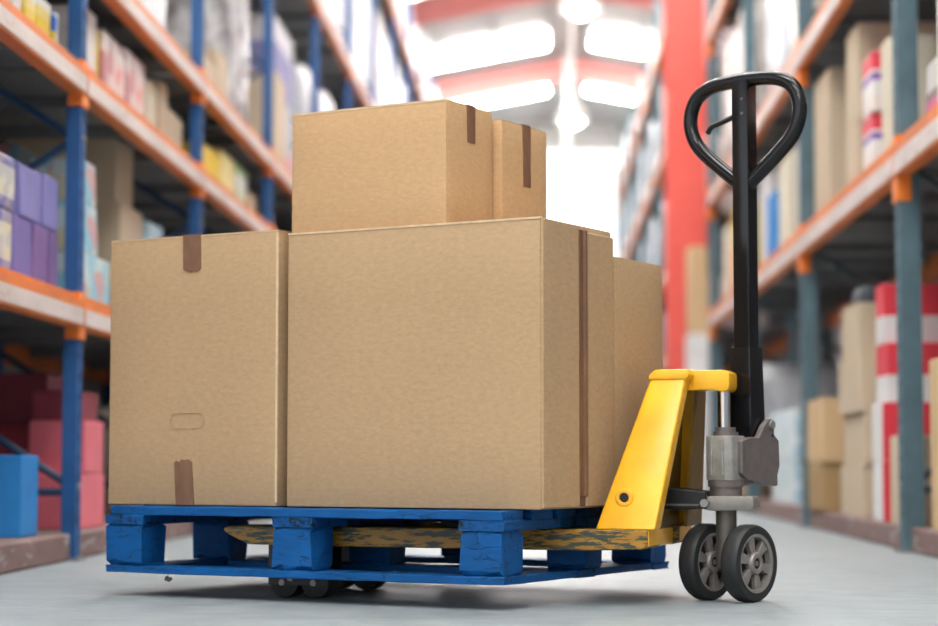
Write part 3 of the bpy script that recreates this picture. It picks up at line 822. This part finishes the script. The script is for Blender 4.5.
# the two upper cartons
ZU = .9645
D, w, d, h = carton('wide kraft carton on top of the largest one with tape over its end', .543, 1.020, .092, .333, ZU, 1.282, 'card_warm')
tape_side(D, w, .104, .143, h - .096, h + .004, .0042)
slab('tape', D, 'tape', -.001, w + .003, .104, .143, h + .003, h + .0045)
for q in ((0, .121), (.1225, d)):
    slab('flap', D, 'card_warm', .003, w - .003, q[0] + .003, q[1] - .003, h, h + .003)
slab('top_edge', D, 'card_edge', .0, w, -.001, .003, h - .003, h + .0015)
E_, w, d, h = carton('small kraft carton tucked behind the wide upper one with a long tape', .62, 1.042, .345, .598, ZU, 1.264, 'card_warm')
tape_side(E_, w, .112, .153, h - .165, h + .004, .0042)
slab('tape', E_, 'tape', -.001, w + .003, .112, .153, h + .003, h + .0045)
for q in ((0, .131), (.1325, d)):
    slab('flap', E_, 'card_warm', .003, w - .003, q[0] + .003, q[1] - .003, h, h + .003)

# ------------------------------------------------------------------ the pallet truck
S = (.47, 5.375)
JR = math.pi - math.radians(16)          # local +X runs along the forks to their tips, +Y towards the camera side
jack = thing('pallet_truck', 'yellow hand pallet truck with black loop handle carrying the blue pallet', 'pallet truck', (S[0], S[1], 0), JR)
def jm(name, bm, mat, smooth=False, parent=None): 
    o = mesh_obj(name, bm, mat, parent or jack)
    return auto_smooth(o, 35) if smooth else o
for sg in (1, -1):
    ya, yb = sorted((sg * .105, sg * .262))
    bm = bmesh.new()   # fork: channel with tapered, lifted tip
    prism(bm, [(.148, .190), (.148, .150), (.165, .141), (.30, .137), (1.12, .139), (1.24, .142), (1.305, .172), (1.31, .184), (1.29, .190)], 1, ya, yb)
    bevel(bm, .003, 1)
    f_ = jm('fork', bm, 'yellow_scraped_shaded')
    bm = bmesh.new(); prism(bm, [(.1465, .188), (.1465, .150), (.150, .150), (.150, .188)], 1, ya + .004, yb - .004)
    jm('end_cap', bm, 'yellow_paint', parent=f_)
    # load rollers on a hanger under the tip
    ym = (ya + yb) / 2
    hg = jm('roller_bracket', box_bm(1.02, 1.19, ym - .05, ym - .042, .034, .14), 'black_steel')
    box_ = box_bm(1.02, 1.19, ym + .042, ym + .05, .034, .14)
    jm('roller_bracket', box_, 'black_steel')
    for xr in (1.06, 1.15):
        bm = bmesh.new(); cyl(bm, (xr, ym - .039, .041), (xr, ym + .039, .041), .041, 24); bevel(bm, .004, 2)
        ro = jm('load_roller', bm, 'rubber', True)
        bm = bmesh.new(); cyl(bm, (xr, ym - .056, .041), (xr, ym + .056, .041), .0085, 10)
        jm('axle', bm, 'bolt_metal', parent=ro)
    bm = bmesh.new(); cyl(bm, (1.125, ym + .050, .052), (1.125, ym + .057, .052), .008, 10)
    jm('bolt', bm, 'bolt_metal')
    # slanting leg from the fork heel to the head
    def Y(a): return sg * a
    xb_ = .284 if sg > 0 else .205
    ring0 = [(.130, Y(.195), .190), (.130, Y(.262), .190), (xb_, Y(.262), .190), (xb_, Y(.195), .190)]
    ring1 = [(.082, Y(.045), .578), (.082, Y(.105), .578), (.174, Y(.105), .578), (.174, Y(.045), .578)]
    bm = bmesh.new(); hexa(bm, ring0 + ring1); bmesh.ops.recalc_face_normals(bm, faces=bm.faces[:]); bevel(bm, .008, 3)
    lg = jm('leg', bm, 'yellow_paint', True)
    # eye bushing through the leg
    fy = .262 - (.27 - .19) / .388 * .157
    bx_ = .214 if sg > 0 else .165
    bm = bmesh.new()
    prof = [(.012, fy - .02), (.012, fy + .009), (.014, fy + .0115), (.020, fy + .0115), (.023, fy + .008), (.023, fy - .02)]
    rings = []
    for r_, yy in prof: rings.append([bm.verts.new((bx_ + r_ * math.cos(2 * math.pi * q / 24), Y(yy), .270 + r_ * math.sin(2 * math.pi * q / 24))) for q in range(24)])
    for A_, B_ in zip(rings, rings[1:]):
        for q in range(24): bm.faces.new([A_[q], A_[(q + 1) % 24], B_[(q + 1) % 24], B_[q]])
    bmesh.ops.recalc_face_normals(bm, faces=bm.faces[:])
    jm('bushing', bm, 'yellow_paint', True)
    bm = bmesh.new(); cyl(bm, (bx_, Y(fy - .015), .270), (bx_, Y(fy + .006), .270), .0125, 20)
    jm('pin', bm, 'black_steel')
# plate between the legs, cross member, head and arm
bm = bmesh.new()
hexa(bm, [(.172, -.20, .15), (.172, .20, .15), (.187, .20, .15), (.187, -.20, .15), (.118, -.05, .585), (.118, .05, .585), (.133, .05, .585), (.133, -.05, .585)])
bmesh.ops.recalc_face_normals(bm, faces=bm.faces[:]); jm('bulkhead', bm, 'yellow_shaded')
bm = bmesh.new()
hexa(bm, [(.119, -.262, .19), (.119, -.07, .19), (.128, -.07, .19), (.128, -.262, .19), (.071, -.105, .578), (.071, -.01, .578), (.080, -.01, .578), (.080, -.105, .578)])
bmesh.ops.recalc_face_normals(bm, faces=bm.faces[:]); jm('shade_plate', bm, 'yellow_shaded')  # plate added over the far leg to give it a shaded tone
jm('cross_member', box_bm(.165, .24, -.11, .11, .142, .188, .004), 'yellow_paint')
bm = bmesh.new(); prism(bm, [(.078, .572), (.070, .585), (.078, .599), (.160, .599), (.178, .585), (.180, .572)], 1, -.112, .112)
bevel(bm, .006, 2); head = jm('head', bm, 'yellow_paint', True)
bm = bmesh.new(); prism(bm, [(.10, .545), (.10, .598), (-.010, .598), (-.022, .590), (-.022, .556), (-.017, .544), (.0, .541), (.02, .547)], 1, -.055, .055)
bevel(bm, .006, 2); jm('arm', bm, 'yellow_paint', True)
bm = bmesh.new(); cyl(bm, (.003, 0, .42), (.003, 0, .55), .0175, 28); jm('ram', bm, 'chrome', True)
# black push links
for sg in (1, -1):
    bm = bmesh.new(); prism(bm, [(.04, .240), (.04, .283), (.12, .292), (.24, .297), (.24, .243), (.12, .237)], 1, sg * .055 - .008, sg * .055 + .008)
    bevel(bm, .003, 1); lk = jm('push_link', bm, 'black_steel')
    bm = bmesh.new(); prism(bm, [(.06, .247), (.06, .252), (.23, .252), (.23, .246)], 1, sg * .055 + .007, sg * .055 + .012)
    jm('rib', bm, 'stem_metal', parent=lk)
bm = bmesh.new(); cyl(bm, (.18, -.2, .265), (.18, .2, .265), .014, 14); jm('torsion_bar', bm, 'black_steel')

# steered group: axle direction w, tiller direction r
ST_ANGLE = math.atan2(-.629, .777)
def to_jack(bm):
    """from steering axes (x = axle, y = tiller side, z up) to the truck's own axes"""
    bmesh.ops.transform(bm, matrix=Matrix.Rotation(ST_ANGLE - JR, 4, 'Z'), verts=bm.verts[:]); return bm
def sm(name, bm, mat, smooth=False, parent=None): return jm(name, to_jack(bm), mat, smooth, parent)
# pump casting
bm = bmesh.new()
prism(bm, [(-.041, .03), (-.041, -.030), (-.027, -.046), (.027, -.046), (.041, -.030), (.041, .03), (.02, .045), (-.02, .045)], 2, .312, .428)
bevel(bm, .005, 2); pump = sm('pump_housing', bm, 'cast_metal', True)
for xx in (-.012, .022):
    sm('housing_rib', box_bm(xx - .003, xx + .003, -.052, -.044, .325, .420, .002), 'cast_metal', parent=pump)
bm = bmesh.new(); cyl(bm, (0, 0, .424), (0, 0, .438), .033, 28); cyl(bm, (0, 0, .436), (0, 0, .450), .027, 28); sm('gland_nut', bm, 'cast_dark', True)
for xx in (-.046, .046):
    bm = bmesh.new()
    prism(bm, [(-.005, .330), (-.005, .415), (.035, .425), (.075, .425), (.098, .455), (.125, .474), (.142, .474), (.150, .462), (.150, .432), (.172, .418), (.176, .350), (.165, .325), (.165, .297), (.09, .300), (.06, .312), (.03, .312)], 0, xx - .008, xx + .008)
    bevel(bm, .003, 1); ck = sm('cheek_plate', bm, 'cast_dark')
    bm = bmesh.new(); cyl(bm, (xx - .014, .135, .458), (xx + .014, .135, .458), .011, 16); sm('pivot_bolt', bm, 'bolt_metal', True, ck)
    bm = bmesh.new(); cyl(bm, (xx - .010, .140, .430), (xx + .010, .140, .430), .005, 10); sm('bolt_hole', bm, 'hub_dark', True, ck)
sm('pump_block', box_bm(-.04, .04, .03, .16, .300, .345, .006), 'cast_dark')
bm = bmesh.new(); cyl(bm, (0, 0, .268), (0, 0, .300), .042, 30); cyl(bm, (0, 0, .296), (0, 0, .314), .047, 30); sm('bearing_collar', bm, 'cast_dark', True)
# swivel bracket on the truck's axis
bm = bmesh.new()
prism(bm, [(.052, .238), (.060, .252), (.052, .270), (.03, .272), (-.075, .272), (-.080, .266), (-.080, .242), (-.07, .236), (.03, .234)], 1, -.046, .046)
bevel(bm, .004, 2); br = jm('swivel_bracket', bm, 'bracket_metal', True)
bm = bmesh.new(); cyl(bm, (.044, -.07, .254), (.044, .072, .254), .0105, 16); jm('bolt', bm, 'bolt_metal', True)
bm = bmesh.new(); cyl(bm, (0, 0, .085), (0, 0, .24), .027, 26); jm('stem', bm, 'stem_metal', True)
# steering wheels
def wheel(xc):
    seg = 44; R = .100
    bm = bmesh.new()
    lathe(bm, [(.076, -.024), (.088, -.0255), (.095, -.024), (.099, -.017), (R, -.010), (R, .010), (.099, .017), (.095, .024), (.088, .0255), (.076, .024), (.076, -.024)], seg=seg, offset=xc)
    bmesh.ops.translate(bm, vec=(0, 0, R), verts=bm.verts[:])
    ty = sm('tyre', bm, 'rubber', True); ty['label'] = 'black rubber tyre on a grey rim'
    bm = bmesh.new(); lathe(bm, [(.068, -.022), (.076, -.0245), (.0765, .0), (.076, .0245), (.068, .022), (.066, .008), (.066, -.008), (.068, -.022)], seg=seg, offset=xc)
    bmesh.ops.translate(bm, vec=(0, 0, R), verts=bm.verts[:]); sm('rim', bm, 'rim_metal', True, ty)
    bm = bmesh.new(); lathe(bm, [(.001, -.006), (.067, -.006), (.067, .006), (.001, .006)], seg=seg, offset=xc)
    bmesh.ops.translate(bm, vec=(0, 0, R), verts=bm.verts[:]); sm('rim_web', bm, 'hub_dark', True, ty)
    for k in range(6):
        a = math.pi / 6 + .25 + k * math.pi / 3; bm = bmesh.new()
        pts = []
        for sd in (-1, 1):
            xs = xc + sd * .019
            for rr_, ww in ((.026, .0085), (.067, .0155)):
                for q in (-1, 1):
                    pts.append((rr_, q * ww, xs))
        def T(p): return (p[2], p[0] * math.cos(a) - p[1] * math.sin(a), R + p[0] * math.sin(a) + p[1] * math.cos(a))
        V = [T(p) for p in pts]
        hexa(bm, [V[0], V[1], V[3], V[2], V[4], V[5], V[7], V[6]]); bmesh.ops.recalc_face_normals(bm, faces=bm.faces[:])
        bevel(bm, .0015, 1); sm('spoke', bm, 'rim_metal', False, ty)
    bm = bmesh.new(); lathe(bm, [(.0135, -.024), (.016, -.0265), (.026, -.0265), (.029, -.022), (.029, .022), (.026, .0265), (.016, .0265), (.0135, .024)], seg=28, offset=xc)
    bmesh.ops.translate(bm, vec=(0, 0, R), verts=bm.verts[:]); sm('hub', bm, 'rim_metal', True, ty)
    bm = bmesh.new(); cyl(bm, (xc - .022, 0, R), (xc + .022, 0, R), .0138, 20); sm('bearing', bm, 'hub_dark', True, ty)
    bm = bmesh.new(); cyl(bm, (xc - .0245, 0, R), (xc + .0245, 0, R), .007, 14); sm('axle_end', bm, 'bolt_metal', True, ty)
wheel(.069); wheel(-.061)
# tiller
RT = .102
bm = bmesh.new()
prism(bm, [(-.036, RT - .036), (.036, RT - .036), (.036, RT + .036), (-.036, RT + .036)], 2, .415, .664)
for v_ in bm.verts:
    if v_.co.z > .6: v_.co.x *= .86; v_.co.y = RT + (v_.co.y - RT) * .86
bevel(bm, .005, 2); sm('handle_sleeve', bm, 'black_paint', True)
bm = bmesh.new(); prism(bm, [(-.025, RT - .023), (.025, RT - .023), (.025, RT + .023), (-.025, RT + .023)], 2, .65, 1.378)
bevel(bm, .004, 2); tb = sm('handle_tube', bm, 'black_paint', True)
half = [(-.012, 1.098), (-.05, 1.128), (-.105, 1.172), (-.150, 1.216), (-.171, 1.262), (-.171, 1.308), (-.148, 1.350), (-.10, 1.373), (-.03, 1.380)]
loop = [(x_, RT, z_) for x_, z_ in half] + [(-x_, RT, z_) for x_, z_ in half[::-1]]
bm = bmesh.new(); tube(bm, smooth_path(loop, 5), .0195, 16); sm('loop_handle', bm, 'black_paint', True)
lev = smooth_path([(.0, RT - .01, 1.287), (-.03, RT - .01, 1.281), (-.07, RT - .01, 1.270), (-.098, RT - .01, 1.262), (-.112, RT - .01, 1.246)], 4)
bm = bmesh.new(); tube(bm, lev, .0075, 10); sm('release_lever', bm, 'black_steel', True)
for z in (1.287, 1.325):
    bm = bmesh.new(); cyl(bm, (.008, RT - .025, z), (.008, RT - .022, z), .004, 10); sm('rivet', bm, 'stem_metal', False, tb)
